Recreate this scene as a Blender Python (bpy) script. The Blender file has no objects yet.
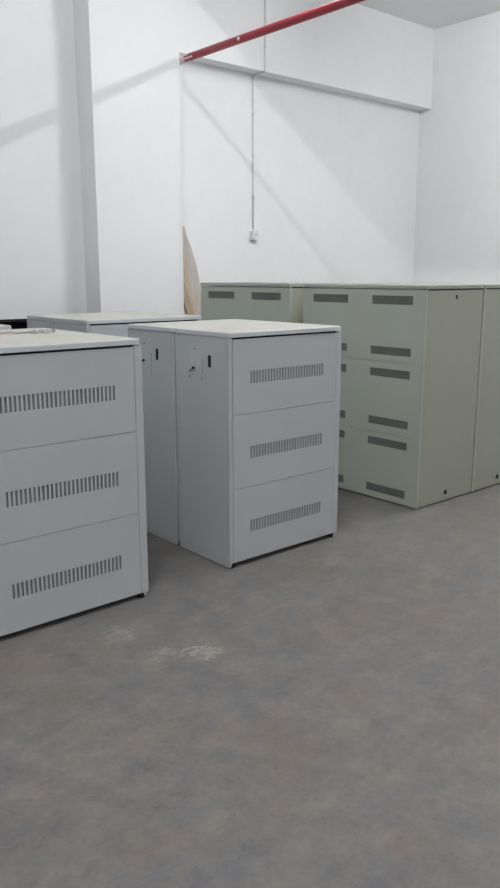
import bpy, bmesh, math, random
from mathutils import Vector, Matrix

random.seed(7)
scene = bpy.context.scene
COL = scene.collection

# ------------------------------------------------------------------ camera
cam_d = bpy.data.cameras.new('camera')
cam = bpy.data.objects.new('camera', cam_d)
COL.objects.link(cam)
cam.location = (0, 0, 1.6)
cam.rotation_euler = (math.pi / 2 - 0.2149, 0, -0.7089)
cam_d.sensor_fit = 'VERTICAL'
cam_d.sensor_height = 24.0
cam_d.lens = 773.32 / 888 * 24.0
cam_d.clip_start = 0.05
scene.camera = cam

# ------------------------------------------------------------------ world, exposure
world = bpy.data.worlds.new('world')
scene.world = world
world.use_nodes = True
bg = world.node_tree.nodes['Background']
bg.inputs[0].default_value = (0.75, 0.85, 1.0, 1)
bg.inputs[1].default_value = 0.02
vs = scene.view_settings
vs.view_transform = 'Standard'
vs.look = 'None'
vs.gamma = 1.0
vs.use_curve_mapping = False
vs.exposure = 0.0
scene.cycles.use_denoising = True
scene.cycles.max_bounces = 10
scene.cycles.diffuse_bounces = 8

TUBE_STRENGTH = 450.0
# the fluorescent lamps and added fill lamps, tubes along y: x, y, z, relative power, tube radius, height of the ceiling each hangs from
LAMPS = [(-0.70, 0.60, 7.68, 2.2, 0.019, 8.2), (-0.70, -4.20, 7.68, 1.4, 0.019, 8.2),  # second entry is an unseen fill lamp, added to brighten the cabinet fronts
         (6.10, 2.80, 4.31, 3.3, 0.006, 4.455), (4.452, 4.40, 4.25, 0.6, 0.006, 4.455)]  # last entry is an unseen fill lamp, added to brighten the back walls

# ------------------------------------------------------------------ helpers
def srgb(r, g, b):
    def c(v):
        v /= 255.0
        return v / 12.92 if v <= 0.04045 else ((v + 0.055) / 1.055) ** 2.4
    return (c(r), c(g), c(b), 1.0)


class Mat:
    """a small node-tree builder"""
    def __init__(self, name, rough=0.6, spec=0.3, metal=0.0):
        self.m = bpy.data.materials.new(name)
        self.m.use_nodes = True
        self.nt = self.m.node_tree
        self.b = self.nt.nodes['Principled BSDF']
        self.b.inputs['Roughness'].default_value = rough
        self.b.inputs['Specular IOR Level'].default_value = spec
        self.b.inputs['Metallic'].default_value = metal
        self._co = None

    def node(self, t, **kw):
        n = self.nt.nodes.new(t)
        for k, v in kw.items():
            setattr(n, k, v)
        return n

    def link(self, a, b):
        self.nt.links.new(a, b)

    @property
    def co(self):
        if self._co is None:
            self._co = self.node('ShaderNodeTexCoord').outputs['Object']
        return self._co

    def noise(self, scale, detail=4, rough=0.55, vec=None, dist=0.0):
        n = self.node('ShaderNodeTexNoise')
        n.inputs['Scale'].default_value = scale
        n.inputs['Detail'].default_value = detail
        n.inputs['Roughness'].default_value = rough
        n.inputs['Distortion'].default_value = dist
        self.link(vec or self.co, n.inputs['Vector'])
        return n.outputs['Fac']

    def scaled(self, s, loc=(0, 0, 0), rot=(0, 0, 0)):
        n = self.node('ShaderNodeMapping')
        n.inputs['Scale'].default_value = s
        n.inputs['Location'].default_value = loc
        n.inputs['Rotation'].default_value = rot
        self.link(self.co, n.inputs['Vector'])
        return n.outputs['Vector']

    def ramp(self, fac, stops):
        n = self.node('ShaderNodeValToRGB')
        e = n.color_ramp.elements
        while len(e) < len(stops):
            e.new(0.5)
        for el, (p, c) in zip(e, stops):
            el.position = p
            el.color = c if not isinstance(c, (int, float)) else (c, c, c, 1)
        self.link(fac, n.inputs['Fac'])
        return n.outputs['Color']

    def mix(self, fac, a, b, mode='MIX'):
        n = self.node('ShaderNodeMix', data_type='RGBA', blend_type=mode)
        for sock, v in ((n.inputs['Factor'], fac), (n.inputs['A'], a), (n.inputs['B'], b)):
            if isinstance(v, (int, float)):
                sock.default_value = v
            elif isinstance(v, tuple):
                sock.default_value = v
            else:
                self.link(v, sock)
        return n.outputs['Result']

    def math(self, op, a, b=None):
        n = self.node('ShaderNodeMath', operation=op)
        for i, v in enumerate((a, b)):
            if v is None:
                continue
            if isinstance(v, (int, float)):
                n.inputs[i].default_value = v
            else:
                self.link(v, n.inputs[i])
        return n.outputs[0]

    def color(self, c):
        if isinstance(c, tuple):
            self.b.inputs['Base Color'].default_value = c
        else:
            self.link(c, self.b.inputs['Base Color'])

    def bump(self, h, strength=0.2, dist=0.01):
        n = self.node('ShaderNodeBump')
        n.inputs['Strength'].default_value = strength
        n.inputs['Distance'].default_value = dist
        self.link(h, n.inputs['Height'])
        self.link(n.outputs['Normal'], self.b.inputs['Normal'])


def paint(name, c, var=0.05, scale=3.0, rough=0.5, spec=0.35, bump=0.0):
    m = Mat(name, rough, spec)
    n = m.noise(scale, 5)
    lo = tuple(v * (1 - var) for v in c[:3]) + (1,)
    hi = tuple(min(1, v * (1 + var)) for v in c[:3]) + (1,)
    m.color(m.ramp(n, [(0.3, lo), (0.7, hi)]))
    if bump:
        m.bump(m.noise(60, 3), bump, 0.004)
    return m.m


def box(bm, x0, x1, y0, y1, z0, z1, bevel=0.0, seg=1):
    vs_ = [bm.verts.new((x, y, z)) for z in (z0, z1) for y in (y0, y1) for x in (x0, x1)]
    fs = [(0, 2, 3, 1), (4, 5, 7, 6), (0, 1, 5, 4), (2, 6, 7, 3), (0, 4, 6, 2), (1, 3, 7, 5)]
    faces = [bm.faces.new([vs_[i] for i in f]) for f in fs]
    if bevel:
        ed = set()
        for f in faces:
            ed.update(f.edges)
        bmesh.ops.bevel(bm, geom=list(ed), offset=bevel, segments=seg, affect='EDGES', profile=0.6)


def tube(bm, pts, r, seg=12, cap=True):
    """a round tube along a polyline"""
    pts = [Vector(p) for p in pts]
    rings = []
    for i, p in enumerate(pts):
        if i == 0:
            d = pts[1] - p
        elif i == len(pts) - 1:
            d = p - pts[i - 1]
        else:
            d = (pts[i + 1] - p).normalized() + (p - pts[i - 1]).normalized()
        d.normalize()
        up = Vector((0, 0, 1)) if abs(d.z) < 0.9 else Vector((1, 0, 0))
        a = d.cross(up).normalized()
        b = d.cross(a).normalized()
        rings.append([bm.verts.new(p + a * math.cos(2 * math.pi * k / seg) * r + b * math.sin(2 * math.pi * k / seg) * r)
                      for k in range(seg)])
    for q in range(len(rings) - 1):
        for k in range(seg):
            f = bm.faces.new([rings[q][k], rings[q][(k + 1) % seg], rings[q + 1][(k + 1) % seg], rings[q + 1][k]])
            f.smooth = True
    if cap:
        bm.faces.new(rings[0])
        bm.faces.new(list(reversed(rings[-1])))


def prism_xz(bm, pts, y0, y1):
    """outline in x,z pushed from y0 to y1"""
    a = [bm.verts.new((x, y0, z)) for x, z in pts]
    b = [bm.verts.new((x, y1, z)) for x, z in pts]
    bm.faces.new(a)
    bm.faces.new(list(reversed(b)))
    n = len(pts)
    for i in range(n):
        bm.faces.new([a[i], b[i], b[(i + 1) % n], a[(i + 1) % n]])


def plate(bm, x0, x1, z0, z1, yf, yb, holes):
    """a sheet in the xz plane with real rectangular openings; front at y = yf"""
    xs = sorted({x0, x1} | {h[0] for h in holes} | {h[1] for h in holes})
    zs = sorted({z0, z1} | {h[2] for h in holes} | {h[3] for h in holes})
    nx, nz = len(xs) - 1, len(zs) - 1

    def is_hole(i, j):
        if i < 0 or j < 0 or i >= nx or j >= nz:
            return True
        cx, cz = (xs[i] + xs[i + 1]) / 2, (zs[j] + zs[j + 1]) / 2
        return any(h[0] < cx < h[1] and h[2] < cz < h[3] for h in holes)
    vf, vb = {}, {}

    def V(d, i, j, y):
        if (i, j) not in d:
            d[(i, j)] = bm.verts.new((xs[i], y, zs[j]))
        return d[(i, j)]
    for i in range(nx):
        for j in range(nz):
            if is_hole(i, j):
                continue
            c = [(i, j), (i + 1, j), (i + 1, j + 1), (i, j + 1)]
            bm.faces.new([V(vf, a, b, yf) for a, b in c])
            bm.faces.new([V(vb, a, b, yb) for a, b in reversed(c)])
            for (di, dj), (p, q) in (((0, -1), (0, 1)), ((1, 0), (1, 2)), ((0, 1), (2, 3)), ((-1, 0), (3, 0))):
                if is_hole(i + di, j + dj):
                    bm.faces.new([V(vf, *c[q], yf), V(vf, *c[p], yf), V(vb, *c[p], yb), V(vb, *c[q], yb)])


def obj(name, bm, mat, parent=None, kind=None, loc=None):
    bmesh.ops.recalc_face_normals(bm, faces=bm.faces[:])
    me = bpy.data.meshes.new(name)
    bm.to_mesh(me)
    bm.free()
    me.materials.append(mat)
    o = bpy.data.objects.new(name, me)
    COL.objects.link(o)
    if parent is not None:
        o.parent = parent
    if kind:
        o['kind'] = kind
    if loc:
        o.location = loc
    return o


def box_obj(name, mat, dims, parent=None, bevel=0.0, seg=1, kind=None):
    bm = bmesh.new()
    box(bm, *dims, bevel=bevel, seg=seg)
    return obj(name, bm, mat, parent, kind)


def tag(o, label, cat, group=None):
    o['label'] = label
    o['category'] = cat
    if group:
        o['group'] = group
    return o


def thing(name, loc=(0, 0, 0), rz=0.0):
    o = bpy.data.objects.new(name, None)
    o.empty_display_size = 0.2
    COL.objects.link(o)
    o.location = loc
    o.rotation_euler = (0, 0, rz)
    return o


def copy_tree(o, parent=None):
    c = o.copy()
    COL.objects.link(c)
    c.parent = parent
    for ch in list(o.children):
        copy_tree(ch, c)
    return c


# ------------------------------------------------------------------ materials
def wall_material(name, c):
    m = Mat(name, 0.9, 0.15)
    n1 = m.noise(0.9, 3)
    n2 = m.noise(9.0, 5)
    f = m.math('ADD', m.math('MULTIPLY', n1, 0.6), m.math('MULTIPLY', n2, 0.4))
    lo = tuple(v * 0.965 for v in c[:3]) + (1,)
    m.color(m.ramp(f, [(0.35, lo), (0.65, c)]))
    m.bump(m.noise(45, 4), 0.06, 0.004)
    return m.m


M_WALL = wall_material('white_wall_paint', srgb(238, 239, 241))
M_CEIL = wall_material('white_ceiling_paint', srgb(236, 236, 236))


M_WALLGREY = wall_material('grey_wall_paint', srgb(138, 140, 144))  # made-up tone for the unseen left wall, cuts light bounced onto cabinet sides


def floor_material():
    m = Mat('bare_concrete', 0.62, 0.3)
    big = m.noise(1.1, 8, 0.65, dist=0.15)
    mid = m.noise(6.0, 12, 0.78, dist=0.15)
    col_big = m.ramp(big, [(0.30, srgb(99, 102, 107)), (0.48, srgb(115, 113, 110)), (0.66, srgb(122, 114, 105))])
    col_mid = m.ramp(mid, [(0.28, srgb(70, 71, 75)), (0.48, srgb(110, 107, 103)), (0.72, srgb(142, 134, 123))])
    c = m.mix(0.72, col_big, col_mid)
    # trowel streaks, drawn out along one direction
    st = m.noise(2.0, 8, 0.7, vec=m.scaled((1.2, 5.0, 1.0), rot=(0, 0, 0.55)), dist=0.3)
    c = m.mix(m.ramp(st, [(0.42, 0.0), (0.75, 0.55)]), c, srgb(99, 102, 109))
    # rusty brown blotches
    ru = m.noise(2.2, 9, 0.75, vec=m.scaled((1, 1, 1), loc=(3.7, 1.2, 0)), dist=0.2)
    c = m.mix(m.ramp(ru, [(0.50, 0.0), (0.70, 0.6)]), c, srgb(111, 98, 86))
    # fine dark specks and pale grit
    sp = m.noise(42, 6, 0.8)
    c = m.mix(m.ramp(sp, [(0.30, 0.5), (0.46, 0.0)]), c, srgb(74, 74, 78))
    c = m.mix(m.ramp(sp, [(0.58, 0.0), (0.74, 0.4)]), c, srgb(158, 152, 146))

    # pale plaster splashes left on the slab, each with its own outline
    def splash(cx, cy, r, strength, seed):
        vec = m.scaled((1, 1, 1), loc=(-cx, -cy, 0))
        ln = m.node('ShaderNodeVectorMath', operation='LENGTH')
        m.link(vec, ln.inputs[0])
        fall = m.math('SUBTRACT', 1.0, m.math('DIVIDE', ln.outputs['Value'], r))
        nz = m.noise(20, 8, 0.8, vec=m.scaled((1, 1.5, 1), loc=(seed, seed * 2, 0), rot=(0, 0, 0.6)), dist=0.6)
        v = m.math('ADD', m.math('MULTIPLY', m.math('MAXIMUM', fall, -2.0), 0.30), nz)
        return m.ramp(v, [(0.66, 0.0), (0.80, strength)])
    for cx, cy, r, s, seed in ((1.86, 2.48, 0.17, 0.55, 1.0), (1.68, 2.86, 0.20, 0.25, 4.0), (1.72, 2.58, 0.15, 0.3, 7.0),
                               (2.53, 2.05, 0.14, 0.12, 9.0), (3.05, 2.85, 0.09, 0.2, 12.0)):
        c = m.mix(splash(cx, cy, r, s, seed), c, srgb(176, 172, 166))
    m.color(c)
    m.link(m.ramp(mid, [(0.3, 0.5), (0.7, 0.75)]), m.b.inputs['Roughness'])
    m.bump(m.math('ADD', mid, m.math('MULTIPLY', sp, 0.3)), 0.12, 0.01)
    return m.m


M_FLOOR = floor_material()


def cabinet_paint(name, c, dust, dust_amount):
    """powder-coated sheet steel; fine dust lies on upward faces"""
    m = Mat(name, 0.42, 0.4)
    n = m.noise(2.2, 4)
    lo = tuple(v * 0.96 for v in c[:3]) + (1,)
    base = m.ramp(n, [(0.3, lo), (0.7, c)])
    if dust_amount:
        tc = m.node('ShaderNodeTexCoord')
        sep = m.node('ShaderNodeSeparateXYZ')
        m.link(tc.outputs['Normal'], sep.inputs[0])
        up = m.ramp(sep.outputs['Z'], [(0.80, 0.0), (0.97, 1.0)])
        dn = m.ramp(m.noise(5.5, 7, 0.65, dist=0.6), [(0.25, dust_amount * 0.55), (0.6, dust_amount)])
        f = m.mix(1.0, up, dn, 'MULTIPLY')
        base = m.mix(f, base, dust)
        m.link(m.ramp(f, [(0.0, 0.42), (1.0, 0.9)]), m.b.inputs['Roughness'])
    m.color(base)
    m.bump(m.noise(220, 2), 0.04, 0.001)
    return m.m


M_GREY = cabinet_paint('light_grey_powder_coat', srgb(184, 188, 190), srgb(206, 203, 194), 0)
M_LID = cabinet_paint('dusty_light_grey_lid', srgb(200, 204, 207), srgb(188, 185, 175), 0.95)
M_GREEN = cabinet_paint('grey_green_powder_coat', srgb(172, 179, 167), srgb(196, 194, 182), 0)
M_GREENLID = cabinet_paint('dusty_grey_green_lid', srgb(160, 167, 156), srgb(150, 152, 143), 0.8)
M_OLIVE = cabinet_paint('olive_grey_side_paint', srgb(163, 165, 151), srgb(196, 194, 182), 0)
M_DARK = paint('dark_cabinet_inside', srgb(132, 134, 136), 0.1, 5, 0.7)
M_DARKGREEN = paint('dark_vent_mesh', srgb(116, 119, 114), 0.08, 8, 0.6)
M_MESHBACK = paint('vent_inside', srgb(96, 98, 94), 0.08, 8, 0.8)
M_BLACK = paint('black_rubber', srgb(24, 24, 26), 0.15, 20, 0.7)
M_BLACKPANEL = paint('black_painted_board', srgb(9, 9, 10), 0.2, 3, 0.9, 0.05)
M_PIPE = None
M_WHITEPVC = paint('white_plastic', srgb(222, 224, 226), 0.03, 10, 0.45)
M_LABEL = paint('pale_sticker', srgb(187, 191, 193), 0.04, 30, 0.6)
M_SCRAP = paint('dusty_plastic', srgb(166, 164, 158), 0.06, 30, 0.8)
M_RUST = paint('rust_spot', srgb(172, 160, 158), 0.15, 50, 0.8)
M_LAMPBODY = paint('white_enamel', srgb(228, 230, 230), 0.02, 6, 0.4)
M_PAINTDRIP = paint('white_paint_smear', srgb(226, 214, 214), 0.06, 40, 0.8)


def pipe_material():
    m = Mat('red_pipe_paint', 0.4, 0.45)
    n = m.noise(3.0, 5)
    c = m.ramp(n, [(0.3, srgb(140, 22, 42)), (0.7, srgb(158, 30, 50))])
    # specks of wall paint
    w = m.noise(26, 5, 0.7, vec=m.scaled((1, 0.35, 1)))
    c = m.mix(m.ramp(w, [(0.70, 0.0), (0.76, 0.6)]), c, srgb(214, 190, 192))
    m.color(c)
    return m.m


M_PIPE = pipe_material()


def wood_material(name, a, b):
    m = Mat(name, 0.75, 0.2)
    g = m.noise(6.0, 8, 0.6, vec=m.scaled((14, 14, 1.2)), dist=1.5)
    m.color(m.ramp(g, [(0.3, a), (0.7, b)]))
    m.bump(g, 0.15, 0.003)
    return m.m


M_WOOD1 = wood_material('weathered_pale_wood', srgb(176, 168, 158), srgb(206, 202, 196))
M_WOOD2 = wood_material('tan_wood', srgb(182, 167, 146), srgb(206, 193, 174))
M_WOOD3 = wood_material('brown_wood', srgb(166, 148, 126), srgb(192, 176, 154))


def tube_material(name, strength):
    m = Mat(name)
    m.b.inputs['Base Color'].default_value = (0.9, 0.9, 0.9, 1)
    m.b.inputs['Emission Color'].default_value = (0.985, 0.99, 0.99, 1)
    m.b.inputs['Emission Strength'].default_value = strength
    return m.m


# ------------------------------------------------------------------ the room
XL, XR = -5.2, 8.205          # left and right walls
YF, YB = -5.0, 6.352          # wall behind the camera, back wall
ZC = 4.455                    # underside of the low slab on the right
ZH = 8.2                      # high ceiling over the left part of the hall
XS = 4.066                    # edge of the low slab
T = 0.2
box_obj('floor', M_FLOOR, (XL - T, XR + T, YF - T, YB + T, -0.2, 0.0), kind='structure')
box_obj('ceiling', M_CEIL, (XL - T, XS, YF - T, YB + T, ZH, ZH + 0.2), kind='structure')
box_obj('ceiling_slab', M_CEIL, (XS, XR + T, YF - T, YB + T, ZC, ZC + 0.25), kind='structure')
box_obj('wall_upper', M_WALL, (XS, XS + T, YF, YB, ZC + 0.25, ZH + 0.2), kind='structure')
box_obj('wall_back', M_WALL, (XL - T, XR + T, YB, YB + T, 0, ZH), kind='structure')
box_obj('wall_right', M_WALL, (XR, XR + T, YF, YB, 0, ZC), kind='structure')
box_obj('wall_left', M_WALLGREY, (XL - T, XL, YF, YB, 0, ZH), kind='structure')
box_obj('wall_front', M_WALL, (XL, XR, YF - T, YF, 0, ZH), kind='structure')
# the square column standing out of the back wall, and the downstand beam to its right
CX0, CX1, CY = 3.501, 4.40, 6.10
box_obj('wall_column', M_WALL, (CX0, CX1, CY, YB, 0, ZC), bevel=0.0, kind='structure')
box_obj('trim_beam', M_WALL, (CX1, XR, 6.191, YB, 3.575, ZC), kind='structure')

# ------------------------------------------------------------------ light grey cabinets
W, D, HC = 0.864, 0.488, 1.3076
NSLOT = 27


def grey_cabinet(name):
    t = thing(name)
    # carcass: side walls, back, floor, roof
    bm = bmesh.new()
    box(bm, 0, 0.012, 0.02, D - 0.004, 0.045, 1.279)
    box(bm, W - 0.012, W, 0.02, D - 0.004, 0.045, 1.279)
    box(bm, 0.012, W - 0.012, D - 0.016, D - 0.004, 0.045, 1.279)
    box(bm, 0.012, W - 0.012, 0.02, D - 0.016, 0.045, 0.057)
    box(bm, 0.012, W - 0.012, 0.02, D - 0.016, 1.267, 1.279)
    obj('body', bm, M_GREY, t)
    # front posts
    for x0, x1 in ((0, 0.024), (W - 0.044, W)):
        box_obj('post', M_GREY, (x0, x1, 0, 0.02, 0.028, 1.279), t, bevel=0.003)
    # base rails along both sides, standing on the floor
    for x0, x1 in ((0.001, 0.03), (W - 0.03, W - 0.001)):
        box_obj('base_rail', M_GREY, (x0, x1, 0.012, D - 0.006, 0.003, 0.044), t, bevel=0.003)
    bm = bmesh.new()
    box(bm, 0.03, W - 0.03, 0.09, 0.10, 0.003, 0.044)
    obj('base_front', bm, M_BLACK, t)
    for x in (0.034, W - 0.034):
        bm = bmesh.new()
        tube(bm, [(x, 0.022, 0.0), (x, 0.022, 0.008), (x, 0.022, 0.024)], 0.016, 12)
        obj('foot', bm, M_BLACK, t)
    # three front panels with slotted vents
    for z0, z1, zc in ((0.030, 0.450, 0.222), (0.4525, 0.862, 0.647), (0.8645, 1.270, 1.062)):
        holes = []
        a, b = 0.145, 0.715
        p = (b - a) / NSLOT
        for k in range(NSLOT):
            xx = a + p * k
            holes.append((xx + 0.005, xx + p - 0.005, zc - 0.035, zc + 0.035))
        bm = bmesh.new()
        plate(bm, 0.026, W - 0.046, z0, z1, 0.001, 0.004, holes)
        pn = obj('panel', bm, M_GREY, t)
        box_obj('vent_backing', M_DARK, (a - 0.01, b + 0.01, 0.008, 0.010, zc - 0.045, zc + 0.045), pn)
    # lid with rounded rim, a dark shadow gap below it at the front
    box_obj('lid_gap', M_BLACK, (0.03, W - 0.03, 0.012, 0.02, 1.268, 1.280), t)
    bm = bmesh.new()
    box(bm, -0.003, W - 0.006, -0.006, D - 0.002, 1.281, HC)
    up = [e for e in bm.edges if abs(e.verts[0].co.z - e.verts[1].co.z) > 0.01]
    bmesh.ops.bevel(bm, geom=up, offset=0.022, segments=4, affect='EDGES', profile=0.5)
    top = [e for e in bm.edges if e.verts[0].co.z > HC - 1e-4 and e.verts[1].co.z > HC - 1e-4]
    bmesh.ops.bevel(bm, geom=top, offset=0.008, segments=3, affect='EDGES', profile=0.6)
    obj('lid', bm, M_LID, t)
    # left side: black latch slot, sticker, small lever knob
    def s(y):
        return y
    box_obj('latch_slot', M_BLACK, (-0.003, 0.004, 0.154, 0.179, 1.112, 1.178), t, bevel=0.003)
    st = box_obj('sticker', M_LABEL, (-0.0012, 0.002, 0.232, 0.352, 1.076, 1.193), t)
    box_obj('sticker_edge', M_DARK, (-0.0016, 0.001, 0.2285, 0.2325, 1.070, 1.155), st)
    bm = bmesh.new()
    tube(bm, [(0.002, 0.306, 1.099), (-0.006, 0.306, 1.099), (-0.012, 0.306, 1.099)], 0.007, 10)
    tube(bm, [(-0.009, 0.306, 1.098), (-0.009, 0.328, 1.086), (-0.009, 0.345, 1.078)], 0.0025, 8)
    obj('lever_knob', bm, M_BLACK, t)
    bm = bmesh.new()
    tube(bm, [(0.002, 0.300, 1.201), (-0.003, 0.300, 1.201)], 0.006, 10)
    obj('screw', bm, M_DARK, t)
    for yy, zz in ((0.352, 1.046), (0.236, 1.042)):
        bm = bmesh.new()
        tube(bm, [(0.002, yy, zz), (-0.002, yy, zz)], 0.010, 10)
        obj('rust_spot', bm, M_RUST, t)
    return t


G = 'light grey metal cabinets in pairs'
front_mid = grey_cabinet('grey_cabinet')
front_mid.location = (2.556, 3.150, 0)
tag(front_mid, 'light grey cabinet in the middle, whole front with three slotted vents in view', 'cabinet', G)
c = copy_tree(front_mid)
c.location = (2.556, 3.150 + 0.505, 0)
tag(c, 'light grey cabinet directly behind the middle one, only its left side and lid showing', 'cabinet', G)
c = copy_tree(front_mid)
c.location = (1.146, 3.134, 0)
tag(c, 'large light grey cabinet cut off by the left picture edge, nearest the camera', 'cabinet', G)
c = copy_tree(front_mid)
c.location = (1.146, 3.134 + 0.530, 0)
tag(c, 'light grey cabinet backing onto the nearest cabinet at left, only its dusty lid showing', 'cabinet', G)
c = copy_tree(front_mid)
c.location = (2.562, 4.655, 0)
c.scale = (1.12, 0.93, 1)
tag(c, 'light grey cabinet in the back row before the white column, front one of its pair', 'cabinet', G)
c = copy_tree(front_mid)
c.location = (2.562, 4.655 + 0.468, 0)
c.scale = (1.12, 0.93, 1)
tag(c, 'light grey cabinet at the foot of the white column, rear one of its pair', 'cabinet', G)
c = copy_tree(front_mid)
c.location = (1.10, 4.47, 0)
tag(c, 'light grey cabinet at far left, just a rounded lid corner in front of black box', 'cabinet', G)

# ------------------------------------------------------------------ grey-green cabinets
GW, GD, GH = 1.152, 0.660, 1.535


def green_cabinet(name):
    """vented front faces local -y; local x runs along the front"""
    t = thing(name)
    bm = bmesh.new()
    box(bm, 0.004, GW - 0.004, 0.02, GD, 0.012, 1.505)
    obj('body', bm, M_GREEN, t)
    box_obj('plinth', M_DARKGREEN, (0.01, GW - 0.01, 0.012, GD - 0.01, 0.0, 0.012), t)
    # corner posts at both ends of the front
    for x0, x1 in ((0, 0.012), (GW - 0.012, GW)):
        box_obj('post', M_GREEN, (x0, x1, 0, 0.02, 0.010, 1.507), t)
    xv = ((0.108, 0.464), (0.690, 1.046))
    for z0, z1, vz in ((0.012, 0.4985, ((0.055, 0.112), (0.404, 0.460))), (0.5015, 1.0085, ((0.555, 0.611), (0.902, 0.958))),
                       (1.0115, 1.504, ((1.056, 1.112), (1.404, 1.463)))):
        holes = [(a, b, p, q) for a, b in xv for p, q in vz]
        bm = bmesh.new()
        plate(bm, 0.0135, GW - 0.0135, z0, z1, 0.001, 0.005, holes)
        pn = obj('panel', bm, M_GREEN, t)
        for a, b, p, q in holes:
            n = 36
            st = (b - a) / n
            bm = bmesh.new()
            for k in range(n):
                box(bm, a + st * k + st * 0.2, a + st * (k + 1) - st * 0.2, 0.004, 0.008, p, q)
            for zz in (p + (q - p) / 3, p + 2 * (q - p) / 3):
                box(bm, a, b, 0.008, 0.010, zz - 0.002, zz + 0.002)
            g = obj('vent_grille', bm, M_DARKGREEN, pn)
            g['label'] = 'dark grey ventilation grille'
            box_obj('vent_backing', M_MESHBACK, (a - 0.004, b + 0.004, 0.014, 0.016, p - 0.004, q + 0.004), pn)
    # the blank end panel at local x = GW, with keyhole and cable hole
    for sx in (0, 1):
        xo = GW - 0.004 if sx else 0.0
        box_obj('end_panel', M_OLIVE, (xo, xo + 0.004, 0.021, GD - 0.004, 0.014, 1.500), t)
    kx = GW + 0.0005
    box_obj('lid_gap', M_BLACK, (GW - 0.006, GW - 0.001, 0.02, GD - 0.004, 1.501, 1.509), t)
    bm = bmesh.new()
    box(bm, kx - 0.004, kx + 0.002, 0.332, 0.352, 1.440, 1.468, bevel=0.002)
    obj('keyhole', bm, M_BLACK, t)
    bm = bmesh.new()
    tube(bm, [(kx - 0.004, 0.330, 0.071), (kx + 0.001, 0.330, 0.071), (kx + 0.003, 0.330, 0.071)], 0.017, 14)
    obj('cable_hole', bm, M_BLACK, t)
    box_obj('lid', M_GREENLID, (-0.003, GW + 0.004, -0.004, GD, 1.509, GH), t, bevel=0.004, seg=2)
    return t


GG = 'grey green metal cabinets'
g1 = green_cabinet('green_cabinet')
RZ = -math.pi / 2
g1.rotation_euler = (0, 0, RZ)
g1.location = (4.241, 3.1675 + GW, 0)
tag(g1, 'grey green cabinet with six grilles per column, nearest the camera, whole corner in view', 'cabinet', GG)
g2 = copy_tree(g1)
g2.location = (4.241 + GD + 0.014, 3.1675 + GW, 0)
tag(g2, 'grey green cabinet cut off by the right picture edge', 'cabinet', GG)
g3 = copy_tree(g1)
g3.location = (4.241, 4.466 + GW, 0)
tag(g3, 'grey green cabinet behind, only its top row of two grilles showing over the middle lid', 'cabinet', GG)

# ------------------------------------------------------------------ red pipe
PX, PZ = 4.452, 3.498
bm = bmesh.new()
tube(bm, [(PX, YF, PZ), (PX, 0, PZ), (PX, 3, PZ), (PX, 5.2, PZ), (PX, YB, PZ)], 0.032, 24)
pipe = obj('sprinkler_pipe', bm, M_PIPE)
tag(pipe, 'red painted steel pipe running overhead into the wall beside the column', 'pipe')
bm = bmesh.new()
tube(bm, [(PX, 6.07, PZ), (PX, 6.2, PZ), (PX, YB, PZ)], 0.0335, 24)
o = obj('paint_collar', bm, M_PAINTDRIP, pipe)
o['label'] = 'white wall paint smeared over the pipe end'
bm = bmesh.new()
for k, (a0, ln) in enumerate(((2.6, 0.07), (3.5, 0.14), (4.6, 0.08))):
    d = Vector((math.cos(a0), 0, math.sin(a0)))
    p = Vector((PX, 6.08, PZ)) + d * 0.028
    tube(bm, [p, p + Vector((0, -ln * 0.6, 0)), p + Vector((0, -ln, 0))], 0.008, 8)
obj('paint_run', bm, M_PAINTDRIP, pipe)
# small white dab half way along
bm = bmesh.new()
bmesh.ops.create_uvsphere(bm, u_segments=10, v_segments=6, radius=0.014)
bmesh.ops.translate(bm, verts=bm.verts[:], vec=(PX - 0.030, 5.30, PZ - 0.004))
obj('paint_dab', bm, M_PAINTDRIP, pipe)

# ------------------------------------------------------------------ cable conduit and socket box
bm = bmesh.new()
zc = 3.575
tube(bm, [(5.50, 6.181, ZC), (5.50, 6.181, 4.0), (5.50, 6.181, zc + 0.01), (5.498, 6.186, zc - 0.008), (5.49, 6.25, zc - 0.011),
          (5.485, 6.33, zc - 0.012), (5.482, 6.342, zc - 0.03), (5.482, 6.342, 3.0), (5.482, 6.342, 2.06)], 0.009, 10)
t = thing('cable_conduit', (0, 0, 0))
tag(t, 'thin white cable conduit dropping down the beam and wall to the socket', 'conduit')
obj('pipe', bm, M_WHITEPVC, t)
for z in (4.2, 3.8, 3.2, 2.8, 2.4):
    y = 6.191 if z > zc else YB
    box_obj('clip', M_WHITEPVC, (5.47 if z < zc else 5.488, 5.494 if z < zc else 5.512, y - 0.0215, y, z - 0.008, z + 0.008), t, bevel=0.002)
t = thing('socket_box', (5.487, YB, 1.965))
box_obj('box', M_WHITEPVC, (-0.043, 0.043, -0.045, 0, 0, 0.09), t, bevel=0.006, seg=2)
box_obj('faceplate', M_WHITEPVC, (-0.046, 0.046, -0.052, -0.045, -0.003, 0.093), t, bevel=0.003, seg=2)
for dx in (-0.012, 0.012):
    box_obj('socket_hole', M_BLACK, (dx - 0.003, dx + 0.003, -0.0525, -0.050, 0.038, 0.054), t)
tag(t, 'small white socket box on the back wall at the end of the conduit', 'socket')

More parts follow.
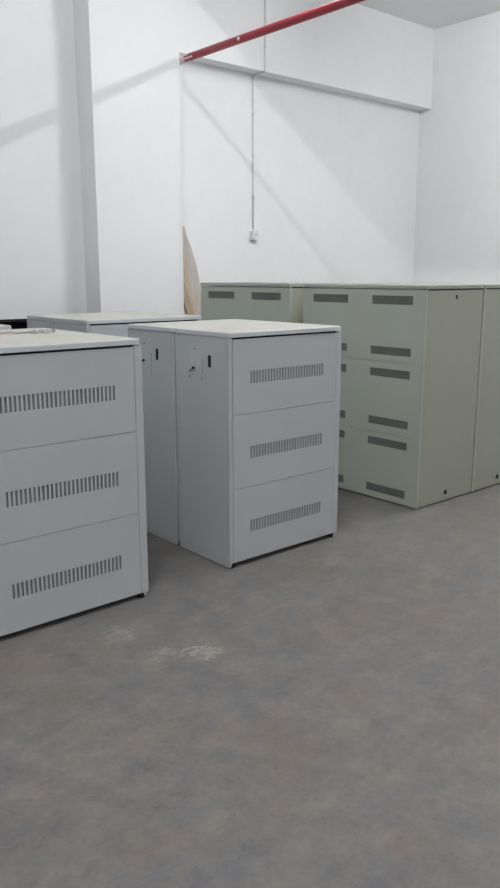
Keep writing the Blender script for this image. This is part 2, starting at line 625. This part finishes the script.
# ------------------------------------------------------------------ boards leaning beside the column
bm = bmesh.new()
prism_xz(bm, [(4.415, 2.065), (4.508, 2.055), (4.518, 2.000), (4.580, 1.865), (4.649, 1.668), (4.683, 1.506), (4.702, 1.312),
              (4.76, 0.7), (4.82, 0.004), (4.60, 0.004), (4.50, 0.9), (4.415, 1.7)], 6.215, 6.233)
o = obj('leaning_board', bm, M_WOOD1)
tag(o, 'tall pale weathered board with a curved edge leaning beside the column', 'board', 'boards leaning by the column')
bm = bmesh.new()
prism_xz(bm, [(4.415, 1.99), (4.445, 1.92), (4.617, 1.236), (4.93, 0.004), (4.78, 0.004), (4.415, 1.42)], 6.188, 6.206)
o = obj('leaning_board', bm, M_WOOD2)
tag(o, 'tan wooden board leaning at a slant in front of the pale board', 'board', 'boards leaning by the column')
bm = bmesh.new()
prism_xz(bm, [(4.415, 1.60), (4.477, 1.479), (4.640, 1.05), (5.03, 0.004), (4.93, 0.004), (4.53, 1.12), (4.415, 1.43)], 6.160, 6.178)
o = obj('leaning_board', bm, M_WOOD3)
tag(o, 'short brown wooden strip, lowest of the boards leaning beside the column', 'board', 'boards leaning by the column')

# ------------------------------------------------------------------ black box along the back wall, left
t = thing('black_box', (0.6, 5.98, 0))
bw, bd, bh = 2.82, 0.365, 1.236
box_obj('body', M_BLACKPANEL, (0, bw, 0.012, bd, 0.03, bh - 0.025), t)
box_obj('top', M_BLACKPANEL, (-0.004, bw + 0.004, 0, bd, bh - 0.025, bh), t, bevel=0.004)
box_obj('plinth', M_BLACKPANEL, (0.03, bw - 0.03, 0.04, bd - 0.02, 0.0, 0.03), t)
for k in range(4):
    d = box_obj('door', M_BLACKPANEL, (0.006 + k * bw / 4, (k + 1) * bw / 4 - 0.006, 0, 0.012, 0.04, bh - 0.035), t, bevel=0.003)
tag(t, 'long black box against the white wall left of the column', 'box')

# ------------------------------------------------------------------ scrap lying on the nearest lid
t = thing('plastic_strap', (1.70, 3.78, HC))
bm = bmesh.new()
pts = []
for k in range(25):
    u = k / 24
    a = 0.4 + u * 3.4
    pts.append((-0.16 + 0.34 * u, 0.07 * math.sin(a * 1.6), 0.004 + 0.004 * math.sin(a * 5) ** 2))
tube(bm, pts, 0.004, 6)
obj('strap', bm, M_SCRAP, t)
bm = bmesh.new()
rr = random.Random(3)
for k in range(5):
    p = Vector((0.06 + 0.035 * k, 0.02 + rr.uniform(-0.02, 0.02), 0.008))
    r = rr.uniform(0.010, 0.018)
    ret = bmesh.ops.create_icosphere(bm, subdivisions=1, radius=r)
    for v in ret['verts']:
        v.co.z *= 0.5
        v.co += p + Vector((rr.uniform(-1, 1), rr.uniform(-1, 1), 0)) * r * 0.2
obj('crumpled_end', bm, M_SCRAP, t)
tag(t, 'crumpled pale plastic strap lying on the nearest dusty lid at left', 'strap')

# ------------------------------------------------------------------ ceiling battens (the room's own lamps and two added fill lamps)
places = ['fluorescent lamp hung from the high ceiling above the left cabinets', 'added fill lamp hung from the high ceiling nearest the rear wall',
          'fluorescent lamp hung under the low slab right of the red pipe', 'added fill lamp hung under the slab edge straight above the red pipe']
for i, (lx, ly, lz, p, r, zt) in enumerate(LAMPS):
    t = thing('ceiling_lamp', (lx, ly, lz))
    tag(t, places[i], 'lamp', 'ceiling lamps')
    box_obj('housing', M_LAMPBODY, (-0.03, 0.03, -0.62, 0.62, 0.024 + r, 0.08), t, bevel=0.004)
    for sy in (-0.61, 0.61):
        box_obj('end_cap', M_LAMPBODY, (-0.02, 0.02, sy - 0.012, sy + 0.012, -0.02, 0.025 + r), t, bevel=0.003)
    for sy in (-0.45, 0.45):
        bm = bmesh.new()
        tube(bm, [(0, sy, 0.08), (0, sy, zt - lz)], 0.006, 8)
        obj('hanger', bm, M_LAMPBODY, t)
    bm = bmesh.new()
    tube(bm, [(0, -0.598, 0), (0, 0, 0), (0, 0.598, 0)], r, 10)
    obj('tube', bm, tube_material('fluorescent_tube', TUBE_STRENGTH * p), t)
